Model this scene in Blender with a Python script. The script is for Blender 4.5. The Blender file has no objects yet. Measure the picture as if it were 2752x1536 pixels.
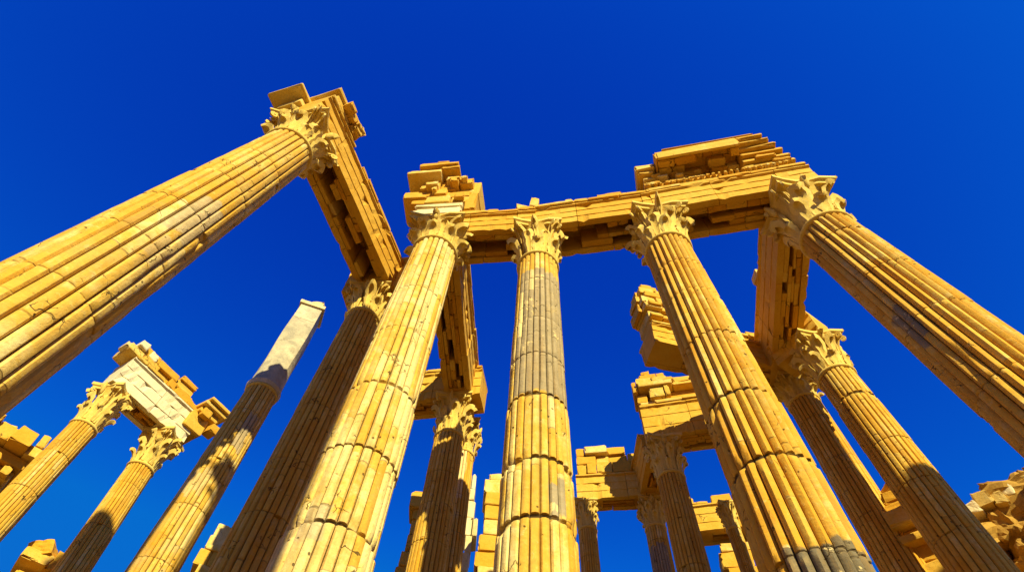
import bpy, math, random
from mathutils import Vector, Matrix, noise
R = math.radians
PI = math.pi
scn = bpy.context.scene
COL = scn.collection

# ------------------------------------------------------------------ helpers
class MB:
    """collects vertices, faces and uvs; build() links them as ONE mesh object"""
    def __init__(s): s.v = []; s.f = []; s.uv = {}; s.joint = {}
    def add(s, vs, fs):
        b = len(s.v); s.v.extend(vs); s.f.extend([tuple(b + i for i in f) for f in fs])
    def box(s, x0, x1, y0, y1, z0, z1, j=0.0, rg=random):
        c = [(x0,y0,z0),(x1,y0,z0),(x1,y1,z0),(x0,y1,z0),(x0,y0,z1),(x1,y0,z1),(x1,y1,z1),(x0,y1,z1)]
        if j:                                   # a worn block: arrises chipped, faces a little uneven
            o = [(rg.uniform(-j, j), rg.uniform(-j, j), rg.uniform(-j, j)) for _ in c]
            lo, hi = (x0,y0,z0), (x1,y1,z1); T = []; mid = [(a+b)/2 for a, b in zip(lo, hi)]
            for a, b in zip(lo, hi):
                e = min(.30, .035/max(.05, abs(b-a))); m_ = rg.uniform(.4,.6); T.append((0, e, m_, 1-e, 1))
            idx = {}; vs = []; fs = []
            def vert(i, k, l):
                q = (i, k, l)
                if q not in idx:
                    t = (T[0][i], T[1][k], T[2][l]); p = [a + (b-a)*w for a, b, w in zip(lo, hi, t)]
                    for n_, oc in enumerate(o):
                        cx, cy, cz = ((n_ in (1,2,5,6)), (n_ in (2,3,6,7)), n_ > 3)
                        w = (t[0] if cx else 1-t[0])*(t[1] if cy else 1-t[1])*(t[2] if cz else 1-t[2])
                        p = [a + w*b for a, b in zip(p, oc)]
                    ne = sum(1 for a in q if a in (0, 4))
                    kj = min(1.0, j/.012)
                    d = rg.uniform(-.003, .003) if ne < 2 else kj*(rg.uniform(.0, .012)*(1 if ne == 2 else 1.6) + (rg.uniform(.015, .05) if rg.random() < .14 else 0))
                    for a in range(3):
                        if q[a] in (0, 4): p[a] += max(-.3*abs(hi[a]-lo[a]), min(.3*abs(hi[a]-lo[a]), d))*(1 if p[a] < mid[a] else -1)
                    idx[q] = len(vs); vs.append(tuple(p))
                return idx[q]
            for ax in range(3):
                for sd in (0, 4):
                    for u in range(4):
                        for v in range(4):
                            f = []
                            for du, dv in ((0,0),(1,0),(1,1),(0,1)):
                                q = [0,0,0]; q[ax] = sd; q[(ax+1)%3] = u+du; q[(ax+2)%3] = v+dv; f.append(vert(*q))
                            fs.append(tuple(f if sd else f[::-1]))
            s.add(vs, fs); return
        s.add(c, [(3,2,1,0),(4,5,6,7),(0,1,5,4),(1,2,6,5),(2,3,7,6),(3,0,4,7)])
    def prism(s, prof, x0, x1, rg, inner):
        """closed profile of (y, z), extruded along x, with chipped arrises; inner: |y| of the hidden back"""
        n = len(prof); m = max(2, int((x1-x0)/.10)); vs = []
        for k in range(m+1):
            x = x0 + (x1-x0)*k/m
            for y, z in prof:
                if abs(y) > inner + .01:
                    c = rg.uniform(0,.006) + (rg.uniform(.012,.05) if rg.random() < .07 else 0)
                    y -= math.copysign(c, y); z += rg.uniform(-.004,.004)
                vs.append((x, y, z))
        area = sum(prof[i][0]*prof[(i+1)%n][1] - prof[(i+1)%n][0]*prof[i][1] for i in range(n))
        fs = []
        for i in range(n):
            k = (i+1) % n
            for q in range(m):
                a, b = q*n, (q+1)*n
                fs.append((a+i, b+i, b+k, a+k) if area < 0 else (a+i, a+k, b+k, b+i))
        cap = list(range(n))
        fs.append(tuple(cap if area < 0 else cap[::-1])); fs.append(tuple([m*n+i for i in (cap[::-1] if area < 0 else cap)]))
        s.add(vs, fs)
    def rock(s, c, size, rg, rough=0.16, n=4, flat=0.55):
        """a rough hewn stone: a gridded block pulled towards an ellipsoid and roughened"""
        off = Vector((rg.uniform(-50,50), rg.uniform(-50,50), rg.uniform(-50,50)))
        rot = Matrix.Rotation(rg.uniform(-.35,.35), 3, 'X') @ Matrix.Rotation(rg.uniform(-.35,.35), 3, 'Y') @ Matrix.Rotation(rg.uniform(0,6.28), 3, 'Z')
        idx = {}; vs = []; fs = []
        def vert(a):
            k = tuple(round(t*1000) for t in a)
            if k not in idx:
                p = Vector(a); q = p.normalized()*0.62
                p = p*0.5*flat + q*(1-flat)
                p *= 1 + rough*2*noise.noise(p*2.3 + off) + rough*.7*noise.noise(p*6 + off)
                p = rot @ Vector((p.x*size[0], p.y*size[1], p.z*size[2]))
                idx[k] = len(vs); vs.append(tuple(p + Vector(c)))
            return idx[k]
        for ax in range(3):
            for sg in (-1, 1):
                for i in range(n):
                    for k in range(n):
                        q = []
                        for (di, dk) in ((0,0),(1,0),(1,1),(0,1)):
                            a = [0,0,0]; a[ax] = sg; a[(ax+1)%3] = -1 + 2*(i+di)/n; a[(ax+2)%3] = -1 + 2*(k+dk)/n
                            q.append(vert(a))
                        fs.append(tuple(q if sg > 0 else q[::-1]))
        s.add(vs, fs)
    def lathe(s, prof, n=32, cx=0, cy=0, a0=0.0):
        """profile of (r, z) turned about the vertical"""
        vs = []; m = len(prof)
        for r, z in prof:
            for i in range(n):
                t = a0 + 2*PI*i/n; vs.append((cx + r*math.cos(t), cy + r*math.sin(t), z))
        fs = [(k*n+i, k*n+(i+1)%n, (k+1)*n+(i+1)%n, (k+1)*n+i) for k in range(m-1) for i in range(n)]
        fs.append(tuple(range(n))[::-1]); fs.append(tuple((m-1)*n+i for i in range(n)))
        s.add(vs, fs)
    def mesh(s, name, mat, smooth=None):
        me = bpy.data.meshes.new(name); me.from_pydata(s.v, [], s.f)
        if s.uv:
            L = me.uv_layers.new(name='UVMap')
            for p in me.polygons:
                q = s.uv.get(p.index)
                if q:
                    for li, uv in zip(p.loop_indices, q): L.data[li].uv = uv
        if s.joint:
            at = me.attributes.new('joint', 'FLOAT', 'POINT')
            for i, v in s.joint.items(): at.data[i].value = v
        if mat: me.materials.append(mat)
        if smooth is not None:
            for p in me.polygons: p.use_smooth = True
            me.set_sharp_from_angle(angle=R(smooth))
        me.update(); return me
    def build(s, name, mat, parent=None, loc=(0,0,0), smooth=None):
        o = bpy.data.objects.new(name, s.mesh(name, mat, smooth)); COL.objects.link(o)
        o.location = loc
        if parent: o.parent = parent
        return o

def link(name, me, parent, loc=(0,0,0), rot=(0,0,0), sc=(1,1,1)):
    o = bpy.data.objects.new(name, me); COL.objects.link(o)
    o.parent = parent; o.location = loc; o.rotation_euler = rot; o.scale = sc
    return o
def thing(name, label, cat, loc=(0,0,0), rz=0.0, group=None):
    o = bpy.data.objects.new(name, None); COL.objects.link(o)
    o.empty_display_size = .3
    o.location = loc; o.rotation_euler = (0,0,rz); o['label'] = label; o['category'] = cat; o['kind'] = 'thing'
    if group: o['group'] = group
    return o

# ------------------------------------------------------------------ materials
class NT:
    def __init__(s, name):
        s.m = bpy.data.materials.new(name); s.m.use_nodes = True
        s.t = s.m.node_tree; s.n = s.t.nodes; s.b = s.n['Principled BSDF']
        s.b.inputs['Roughness'].default_value = .88
        s.b.inputs['Specular IOR Level'].default_value = .22
    def new(s, kind, **kw):
        nd = s.n.new(kind)
        for k, v in kw.items(): setattr(nd, k, v)
        return nd
    def put(s, sock, v):
        if isinstance(v, bpy.types.NodeSocket): s.t.links.new(v, sock)
        elif v is not None: sock.default_value = v
    def math(s, op, a, b=None, c=None):
        nd = s.new('ShaderNodeMath', operation=op)
        s.put(nd.inputs[0], a); s.put(nd.inputs[1], b)
        if c is not None: s.put(nd.inputs[2], c)
        return nd.outputs[0]
    def noise(s, vec, scale, detail=4, rough=.55, dist=0):
        nd = s.new('ShaderNodeTexNoise'); s.put(nd.inputs['Vector'], vec)
        nd.inputs['Scale'].default_value = scale; nd.inputs['Detail'].default_value = detail
        nd.inputs['Roughness'].default_value = rough; nd.inputs['Distortion'].default_value = dist
        return nd.outputs['Fac']
    def white(s, vec):
        nd = s.new('ShaderNodeTexWhiteNoise', noise_dimensions='3D'); s.put(nd.inputs['Vector'], vec); return nd.outputs['Value']
    def comb(s, x, y, z=0.0):
        nd = s.new('ShaderNodeCombineXYZ'); s.put(nd.inputs[0], x); s.put(nd.inputs[1], y); s.put(nd.inputs[2], z); return nd.outputs[0]
    def ramp(s, fac, stops, interp='LINEAR'):
        nd = s.new('ShaderNodeValToRGB'); s.put(nd.inputs[0], fac)
        cr = nd.color_ramp; cr.interpolation = interp
        while len(cr.elements) < len(stops): cr.elements.new(.5)
        for e, (p, c) in zip(cr.elements, stops):
            e.position = p; e.color = (c[0], c[1], c[2], 1) if len(c) == 3 else c
        return nd.outputs[0]
    def rng(s, v, a, b, lo=0.0, hi=1.0):
        nd = s.new('ShaderNodeMapRange'); s.put(nd.inputs[0], v)
        nd.inputs[1].default_value = a; nd.inputs[2].default_value = b; nd.inputs[3].default_value = lo; nd.inputs[4].default_value = hi
        return nd.outputs[0]
    def mix(s, fac, a, b, mode='MIX'):
        nd = s.new('ShaderNodeMix', data_type='RGBA', blend_type=mode)
        s.put(nd.inputs[0], fac)
        for k, v in ((6, a), (7, b)):
            if isinstance(v, tuple) and len(v) == 3: v = (*v, 1)
            s.put(nd.inputs[k], v)
        return nd.outputs[2]
    def bump(s, h, strength=.4, dist=.02):
        nd = s.new('ShaderNodeBump'); s.put(nd.inputs['Height'], h)
        nd.inputs['Strength'].default_value = strength; nd.inputs['Distance'].default_value = dist
        s.t.links.new(nd.outputs[0], s.b.inputs['Normal'])
    def coords(s):
        return s.new('ShaderNodeTexCoord').outputs['Object']

DEEP  = (.56, .255, .012)
OCHRE = (.61, .325, .030)
GOLD  = (.66, .405, .065)
CREAM = (.77, .61, .27)
TAN   = (.52, .37, .15)
GREY  = (.27, .235, .175)
DIRT_AND_SHADE  = (.07, .04, .012)  # cracks, joints and stains; also the shade painted in the flute grooves

def cracks(N, vec, scale, seed, width=.012, thr=.57):
    """short wandering fissures: voronoi borders shown only where a noise allows"""
    off = N.new('ShaderNodeVectorMath', operation='ADD'); N.put(off.inputs[0], vec); off.inputs[1].default_value = (seed*3.1, seed*1.7, seed*.9)
    w = N.new('ShaderNodeTexNoise'); N.put(w.inputs['Vector'], off.outputs[0]); w.inputs['Scale'].default_value = scale*1.6; w.inputs['Detail'].default_value = 3
    sc = N.new('ShaderNodeVectorMath', operation='SCALE'); N.put(sc.inputs[0], w.outputs['Color']); sc.inputs[3].default_value = .45/scale*1.6
    ad = N.new('ShaderNodeVectorMath', operation='ADD'); N.put(ad.inputs[0], off.outputs[0]); N.put(ad.inputs[1], sc.outputs[0])
    vo = N.new('ShaderNodeTexVoronoi', feature='DISTANCE_TO_EDGE'); N.put(vo.inputs['Vector'], ad.outputs[0]); vo.inputs['Scale'].default_value = scale
    line = N.rng(vo.outputs['Distance'], width*.5, width, 1, 0)
    msk = N.rng(N.noise(off.outputs[0], scale*.9, 2), thr, thr+.03)
    return N.math('MULTIPLY', line, msk)

def shaft_mat(name, seed, pale=.45, grey=0.0, patches=(), groove_shade=.70, joint=.45):
    """fluted drum stone; u of the uv map counts the flutes, v is the height in metres.
    patches: (v0, v1, u0, u1, amount, colour) weathered or repaired areas"""
    N = NT(name)
    uv = N.new('ShaderNodeUVMap').outputs[0]
    sp = N.new('ShaderNodeSeparateXYZ'); N.put(sp.inputs[0], uv)
    u, v = sp.outputs[0], sp.outputs[1]
    ob = N.coords()
    so = N.new('ShaderNodeVectorMath', operation='ADD'); N.put(so.inputs[0], ob); so.inputs[1].default_value = (seed*7.3, seed*4.1, seed*2.7)
    P = so.outputs[0]
    iu = N.math('FLOOR', u)
    r1 = N.white(N.comb(iu, seed*1.37, .5))
    # stones of unlike length along each flute
    wob = N.math('MULTIPLY_ADD', N.noise(P, 3.0, 2), .10, v)
    r2 = N.math('FLOOR', N.math('MULTIPLY', N.white(N.comb(iu, seed*2.9, 7.5)), 2.3))       # a few flutes are pieced differently
    vv = N.math('MULTIPLY_ADD', r2, .43, N.math('MULTIPLY_ADD', r1, .13, N.math('DIVIDE', wob, 1.25)))
    iv = N.math('FLOOR', vv); fv = N.math('FRACT', vv)
    cell = N.white(N.comb(iu, iv, seed*2.11))
    big = N.noise(P, .9, 5, .8, .4)
    mid = N.noise(P, 3.6, 5, .65, .8)
    t = N.math('ADD', N.math('MULTIPLY', N.math('SUBTRACT', cell, .5), .34), N.math('ADD', N.math('MULTIPLY', big, .75), N.math('MULTIPLY', mid, .55)))
    t = N.math('ADD', t, pale - .62)
    col = N.ramp(t, [(.12, DEEP), (.38, OCHRE), (.58, GOLD), (.80, CREAM)])
    # washed out, flaking plates
    fl = N.noise(P, 5.5, 6, .7, 1.6)
    col = N.mix(N.rng(fl, .60, .66, 0, .55*pale+.12), col, CREAM)
    # grey-brown weathering
    if grey: col = N.mix(N.rng(N.noise(P, 1.7, 5, .65, .6), .50, .64, 0, grey), col, TAN)
    for (v0, v1, u0, u1, amt, pc) in patches:
        e = N.math('MULTIPLY_ADD', r1, .16, N.math('MULTIPLY_ADD', N.noise(P, 6, 3), .2, v))
        inv = N.math('MULTIPLY', N.rng(e, v0+.17, v0+.2), N.rng(e, v1+.17, v1+.2, 1, 0))
        ue = N.math('MULTIPLY_ADD', N.math('SUBTRACT', N.noise(P, 2.2, 4), .5), 1.6, u)
        inu = N.math('MULTIPLY', N.rng(ue, u0-.1, u0+.1), N.rng(ue, u1-.1, u1+.1, 1, 0))
        keep = N.math('MULTIPLY', N.rng(N.noise(P, 4.2, 5, .7, 1.1), .36, .39), N.rng(cell, .07, .08, .1, 1))
        k = N.math('MULTIPLY', N.math('MULTIPLY', inv, inu), amt)
        pcol = N.mix(N.rng(mid, .35, .65), tuple(c*.82 for c in pc), tuple(c*1.12 for c in pc))
        pcol = N.mix(keep, (.74,.56,.26), pcol)
        col = N.mix(k, col, pcol)
    spk = N.noise(P, 34, 4, .75)
    col = N.mix(N.rng(spk, .50, .72, 0, .38), col, (.33, .20, .06))
    col = N.mix(N.rng(N.noise(P, 2.3, 6, .7, .9), .56, .70, 0, .45), col, TAN)
    # joints between stones, fissures, pits, shade painted into the grooves
    jl = N.math('MINIMUM', fv, N.math('SUBTRACT', 1.0, fv))
    jm = N.math('MULTIPLY', N.rng(jl, .006, .014, 1, 0), N.rng(cell, .55, .6, .0, joint))
    cr = cracks(N, P, 3.2, seed, .016, .60)
    pit = N.new('ShaderNodeTexVoronoi'); N.put(pit.inputs['Vector'], P); pit.inputs['Scale'].default_value = 9
    pm = N.math('MULTIPLY', N.rng(pit.outputs['Distance'], .10, .17, 1, 0), N.rng(N.noise(P, 1.9, 2), .54, .57))
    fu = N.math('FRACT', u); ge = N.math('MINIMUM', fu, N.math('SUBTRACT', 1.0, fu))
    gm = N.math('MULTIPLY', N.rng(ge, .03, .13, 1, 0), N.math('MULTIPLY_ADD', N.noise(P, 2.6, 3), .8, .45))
    strk = N.noise(N.comb(N.math('MULTIPLY', u, 1.1), N.math('MULTIPLY', v, .35), seed), 1.3, 5, .7)
    col = N.mix(N.rng(strk, .50, .70, 0, .55), col, (.29, .165, .05))
    ja = N.new('ShaderNodeAttribute', attribute_name='joint').outputs['Fac']
    jd = N.math('MULTIPLY', N.rng(ja, .05, .6), N.rng(N.noise(P, 3.1, 4), .38, .54, .2, 1))
    jm = N.math('MAXIMUM', jm, jd)
    d = N.math('MAXIMUM', N.math('MAXIMUM', jm, N.math('MULTIPLY', cr, .9)), N.math('MAXIMUM', N.math('MULTIPLY', pm, .85), N.math('MULTIPLY', gm, groove_shade)))
    col = N.mix(d, col, DIRT_AND_SHADE)
    N.t.links.new(col, N.b.inputs['Base Color'])
    h = N.math('SUBTRACT', N.math('MULTIPLY', N.noise(P, 14, 6, .7), .6), N.math('MULTIPLY', d, 1.2))
    h = N.math('MULTIPLY_ADD', fl, .8, h)
    N.bump(h, .5, .03)
    return N.m

def block_mat(name, seed, c=(DEEP, OCHRE, GOLD, CREAM), pale=.45, island=.5, crack=.8):
    N = NT(name); ob = N.coords()
    so = N.new('ShaderNodeVectorMath', operation='ADD'); N.put(so.inputs[0], ob); so.inputs[1].default_value = (seed*5.3, seed*2.1, seed*3.7)
    P = so.outputs[0]
    isl = N.new('ShaderNodeNewGeometry').outputs['Random Per Island']
    big = N.noise(P, 1.1, 5, .6, .5); mid = N.noise(P, 5, 5, .65, .8)
    t = N.math('ADD', N.math('MULTIPLY', N.math('SUBTRACT', isl, .5), island), N.math('ADD', N.math('MULTIPLY', big, .6), N.math('MULTIPLY', mid, .45)))
    t = N.math('ADD', t, pale - .48)
    col = N.ramp(t, [(.12, c[0]), (.38, c[1]), (.60, c[2]), (.86, c[3])])
    cr = cracks(N, P, 1.9, seed+2, .012, .60)
    st = N.math('MULTIPLY', N.rng(N.noise(P, 2.2, 6, .75, 1.2), .60, .70), .35)
    spk = N.noise(P, 30, 4, .75)
    col = N.mix(N.rng(spk, .50, .72, 0, .35), col, tuple(.5*a for a in c[0]))
    d = N.math('MAXIMUM', N.math('MULTIPLY', cr, crack), st)
    col = N.mix(d, col, DIRT_AND_SHADE)
    N.t.links.new(col, N.b.inputs['Base Color'])
    N.bump(N.math('SUBTRACT', N.noise(P, 16, 6, .7), d), .45, .025)
    return N.m

M_BLOCK = block_mat('ochre_ashlar', 1.0)
M_FACE  = block_mat('golden_architrave_stone', 2.0, pale=.40, island=.22)
M_SOFF  = block_mat('shade_toned_soffit_stone', 3.0, pale=.33, island=.5)  # deeper than the face stone: underside shade put into the colour
M_CAP   = block_mat('capital_stone', 4.0, c=(OCHRE, GOLD, (.72,.50,.12), CREAM), pale=.55, island=.12, crack=.4)
M_PALE  = block_mat('pale_marble', 5.0, c=((.50,.34,.12), (.64,.49,.24), (.74,.62,.38), (.80,.70,.48)), pale=.50, island=.3)
M_PALEF = block_mat('pale_architrave_marble', 9.0, c=((.50,.36,.15), (.66,.53,.29), (.74,.63,.41), (.80,.70,.48)), pale=.52, island=.10)
M_RUB   = block_mat('rubble_stone', 6.0, c=((.34,.18,.03), (.50,.29,.05), (.60,.41,.12), (.74,.60,.32)), pale=.44, island=.5)
M_ROUGH = block_mat('ruin_wall_stone', 7.0, c=(DEEP, OCHRE, GOLD, (.76,.60,.27)), pale=.47, island=.45)

def ground_mat():
    N = NT('dry_ground'); ob = N.coords()
    a = N.noise(ob, .35, 6, .65); b = N.noise(ob, 6, 6, .7)
    col = N.ramp(N.math('ADD', N.math('MULTIPLY', a, .6), N.math('MULTIPLY', b, .4)), [(.3, (.115,.068,.024)), (.5, (.155,.098,.038)), (.7, (.20,.135,.06))])
    N.t.links.new(col, N.b.inputs['Base Color']); N.bump(b, .5, .05)
    return N.m

# ------------------------------------------------------------------ ground
g = MB(); GS = 1500; n = 30
vs = [(-GS + 2*GS*i/n, -GS + 2*GS*k/n, 0) for k in range(n+1) for i in range(n+1)]
g.add(vs, [(k*(n+1)+i, k*(n+1)+i+1, (k+1)*(n+1)+i+1, (k+1)*(n+1)+i) for k in range(n) for i in range(n)])
go = g.build('ground', ground_mat()); go['kind'] = 'structure'

# ------------------------------------------------------------------ columns
NF = 24                                   # flutes round a shaft
SAMP = (-1.0, -.88, -.62, 0.0, .62, .88)  # profile samples over one flute

def leaf_mesh(kind, rg):
    """an acanthus leaf, 1 high: springs from the bell (x = 0), leans out and curls over"""
    if kind == 0:   # short, strongly curled
        path = [(0,0),(.02,.24),(.04,.46),(.09,.66),(.18,.83),(.30,.94),(.43,.98),(.53,.93),(.58,.82)]
    elif kind == 1: # pointed, flaring
        path = [(0,0),(.02,.24),(.05,.46),(.11,.66),(.21,.83),(.34,.95),(.48,1.02),(.61,1.03),(.72,.98)]
    else:           # broken off below the tip
        path = [(0,0),(.02,.2),(.05,.4),(.10,.58),(.18,.74),(.27,.84),(.31,.87)]
    n = len(path)
    wid = [.22,.25,.36,.30,.42,.33,.33,.19,.03][:n]
    if kind == 1: wid = [.20,.24,.34,.29,.42,.36,.28,.15,.015]
    if kind == 2: wid[-1] = .2
    ac = (-1, -.5, 0, .5, 1); m = len(ac)
    mb = MB(); front = []; back = []
    for k, (x, z) in enumerate(path):
        a = path[max(k-1,0)]; b = path[min(k+1,n-1)]
        tx, tz = b[0]-a[0], b[1]-a[1]; L = math.hypot(tx, tz) or 1; nx, nz = tz/L, -tx/L
        for c in ac:
            cup = {0: .02, 1: .13, 2: .0}[round(abs(c)*2) if abs(c) < .9 else 2]*(.45+.8*k/n) - .06*abs(c)*(k/n)
            jx = rg.uniform(-.012,.012)
            front.append((x + nx*(.03+cup)+jx, c*wid[k]*(1+rg.uniform(-.06,.06)), z + nz*(.03+cup)))
            th = .05*(1-.5*k/n)
            back.append((x + nx*(.03+cup-th)+jx, c*wid[k]*.9, z + nz*(.03+cup-th)))
    N = n*m
    vs = front + back; fs = []
    for k in range(n-1):
        for i in range(m-1):
            q = (k*m+i, k*m+i+1, (k+1)*m+i+1, (k+1)*m+i)
            fs.append(q); fs.append(tuple(N+t for t in q[::-1]))
        fs.append((k*m, (k+1)*m, N+(k+1)*m, N+k*m)); fs.append((k*m+m-1, N+k*m+m-1, N+(k+1)*m+m-1, (k+1)*m+m-1))
    for i in range(m-1):
        fs.append(((n-1)*m+i, (n-1)*m+i+1, N+(n-1)*m+i+1, N+(n-1)*m+i)); fs.append((i, N+i, N+i+1, i+1))
    mb.add(vs, fs)
    return mb.mesh('leaf', M_CAP, 50)
rgL = random.Random(5)
LEAVES = [[leaf_mesh(k, rgL) for _ in range(2)] for k in range(3)]

def volute_mesh():
    """corner scroll, 1 high: a thick ribbon rising outward and rolling under the abacus"""
    path = [(0,0),(.06,.30),(.16,.56),(.32,.78),(.50,.90)]
    cx, cz, r = .56, .74, .17
    for k in range(1, 15):
        t = R(100 - 42*k); rr = r*(1-.055*k); path.append((cx + rr*math.cos(t), cz + rr*math.sin(t)))
    mb = MB(); n = len(path); vs = []; fs = []
    for k, (x, z) in enumerate(path):
        a = path[max(k-1,0)]; b = path[min(k+1,n-1)]
        tx, tz = b[0]-a[0], b[1]-a[1]; L = math.hypot(tx, tz) or 1; nx, nz = tz/L, -tx/L
        w = .13 if k > 3 else .07 + .015*k; th = .035
        for sy, sn in ((-1,-1),(1,-1),(1,1),(-1,1)): vs.append((x+nx*sn*th, sy*w, z+nz*sn*th))
    for k in range(n-1):
        for i in range(4): fs.append((4*k+i, 4*k+(i+1)%4, 4*(k+1)+(i+1)%4, 4*(k+1)+i))
    fs += [(3,2,1,0), tuple(4*(n-1)+i for i in range(4))]
    mb.add(vs, fs); return mb.mesh('volute', M_CAP, 40)
VOLUTE = volute_mesh()
def fleuron_mesh():
    mb = MB(); mb.lathe([(.001,-.5),(.22,-.42),(.36,-.12),(.33,.14),(.18,.40),(.02,.52)], 8)
    return mb.mesh('fleuron', M_CAP, 50)
FLEURON = fleuron_mesh()
def abacus_mesh(jag):
    """concave-sided plate with cut corners, unit: corner reach 1, thickness 1"""
    rg = random.Random(jag); out = []
    for q in range(4):
        a0 = PI/4 + q*PI/2
        c = Vector((math.cos(a0), math.sin(a0))); d = Vector((math.cos(a0+PI/2), math.sin(a0+PI/2)))
        mid = Vector((math.cos(a0+PI/4), math.sin(a0+PI/4)))
        out += [c - .10*Vector((-d.x,-d.y))*-1*-1, c + .10*d]
        for t in (.2, .4, .5, .6, .8):
            p = (c + .10*d).lerp(d - .10*c*-1*-1 if False else d + .10*c, t) - mid*.16*math.sin(PI*t)
            out.append(p)
    pts = []
    for p in out: pts.append(p*(1+rg.uniform(-.025,.025)))
    n = len(pts); mb = MB()
    lv = [(.88, 0), (.90, .35), (1.0, .5), (1.0, 1.0)]
    vs = [(p.x*s, p.y*s, z) for s, z in lv for p in pts]
    fs = [(k*n+i, k*n+(i+1)%n, (k+1)*n+(i+1)%n, (k+1)*n+i) for k in range(len(lv)-1) for i in range(n)]
    fs += [tuple(range(n))[::-1], tuple((len(lv)-1)*n+i for i in range(n))]
    mb.add(vs, fs); return mb.mesh('abacus', M_CAP)
ABACI = [abacus_mesh(k) for k in range(3)]

def shaft(mb, H, Rn, taper, lean, rg, cracks_at=(), z0=.55, wear=1.0, groove=.105, u_off=0.0, n_top=None):
    """one fluted shaft built of drums: stepped joints, chipped flute ends, worn spots"""
    joints = []; z = z0
    marks = sorted(cracks_at)
    while z < H - .7:
        z += rg.uniform(.75, 1.35)
        for c in marks:
            if abs(z - c) < .55: z = c
        if z < H - .35: joints.append(z)
    for c in marks:
        if all(abs(c-j) > .2 for j in joints): joints.append(c)
    joints.sort()
    edges = [z0] + joints + [H]
    rings = []   # (z, drum, kind)
    for d in range(len(edges)-1):
        a, b = edges[d], edges[d+1]
        ga = .03 if any(abs(a-c) < .02 for c in marks) else .014; gb = .03 if any(abs(b-c) < .02 for c in marks) else .014
        zs = [(a+.003,'j'), (a+ga,'e'), (a+.10,'n'), (a+.19,'n')]
        k = max(1, int((b-a-.38)/.22))
        zs += [(a+.19+(b-a-.38)*(i+1)/(k+1),'n') for i in range(k)]
        zs += [(b-.19,'n'), (b-.10,'n'), (b-gb,'e'), (b-.003,'j')]
        rings += [(zz, d, kd) for zz, kd in zs]
    nd = len(edges)-1
    dr = [rg.uniform(-.003,.003) for _ in range(nd)]; do = [(rg.uniform(-.003,.003), rg.uniform(-.003,.003)) for _ in range(nd)]
    for c in marks:
        k = min(range(1, nd), key=lambda i: abs(edges[i]-c)); dr[k-1] += .018; dr[k] -= .012
    chip_lo = {}; chip_hi = {}
    for d in range(nd):
        near = any(abs(edges[d]-c) < .02 for c in marks), any(abs(edges[d+1]-c) < .02 for c in marks)
        for i in range(NF):
            p = .03*wear
            if rg.random() < (p if not near[0] else .38): chip_lo[d,i] = (rg.uniform(.02,.12), rg.uniform(.018,.045))
            if rg.random() < (p if not near[1] else .38): chip_hi[d,i] = (rg.uniform(.02,.12), rg.uniform(.018,.045))
    SP = len(SAMP); n = NF*SP; off = Vector((rg.uniform(-90,90), rg.uniform(-90,90), 0)); vs = []
    for (z, d, kd) in rings:
        Rz = Rn*(1 + taper*(1-z/H) + .02*math.sin(PI*min(1,max(0,(z/H)))))*(1+dr[d])
        for i in range(NF):
            for q, s in enumerate(SAMP):
                bump = (1-abs(s)**(2.4 if groove > .12 else 3.6))
                r = Rz*(1 - groove*(1-bump))
                lo = chip_lo.get((d,i)); hi = chip_hi.get((d,i))
                if lo and z < edges[d]+lo[0]: r = min(r, Rz - lo[1])
                if hi and z > edges[d+1]-hi[0]: r = min(r, Rz - hi[1])
                if kd == 'j': r = min(r, Rz*.91) if any(abs(z-c) < .03 for c in marks) else min(r, Rz*.978)
                a = 2*PI*(i + (s+1)/2)/NF
                nz = noise.noise(Vector((math.cos(a)*1.6, math.sin(a)*1.6, z*.8)) + off)
                if nz > .56/wear: r -= Rz*.045*min(1,(nz-.56/wear)*4)*bump
                r += .0035*noise.noise(Vector((math.cos(a)*5, math.sin(a)*5, z*4)) + off)
                if kd == 'j': mb.joint[len(mb.v)+len(vs)] = 1.0 if any(abs(z-c) < .03 for c in marks) else rg.choice((.18,.3,.42))
                vs.append((r*math.cos(a) + do[d][0] + lean[0]*z, r*math.sin(a) + do[d][1] + lean[1]*z, z))
    base = len(mb.v); fs = []
    m = len(rings)
    for k in range(m-1):
        for j in range(n):
            mb.uv[len(mb.f)+len(fs)] = [(j/SP, rings[k][0]), ((j+1)/SP, rings[k][0]), ((j+1)/SP, rings[k+1][0]), (j/SP, rings[k+1][0])]
            fs.append((k*n+j, k*n+(j+1)%n, (k+1)*n+(j+1)%n, (k+1)*n+j))
    fs.append(tuple((m-1)*n+j for j in range(n)))
    mb.add(vs, fs)

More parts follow.
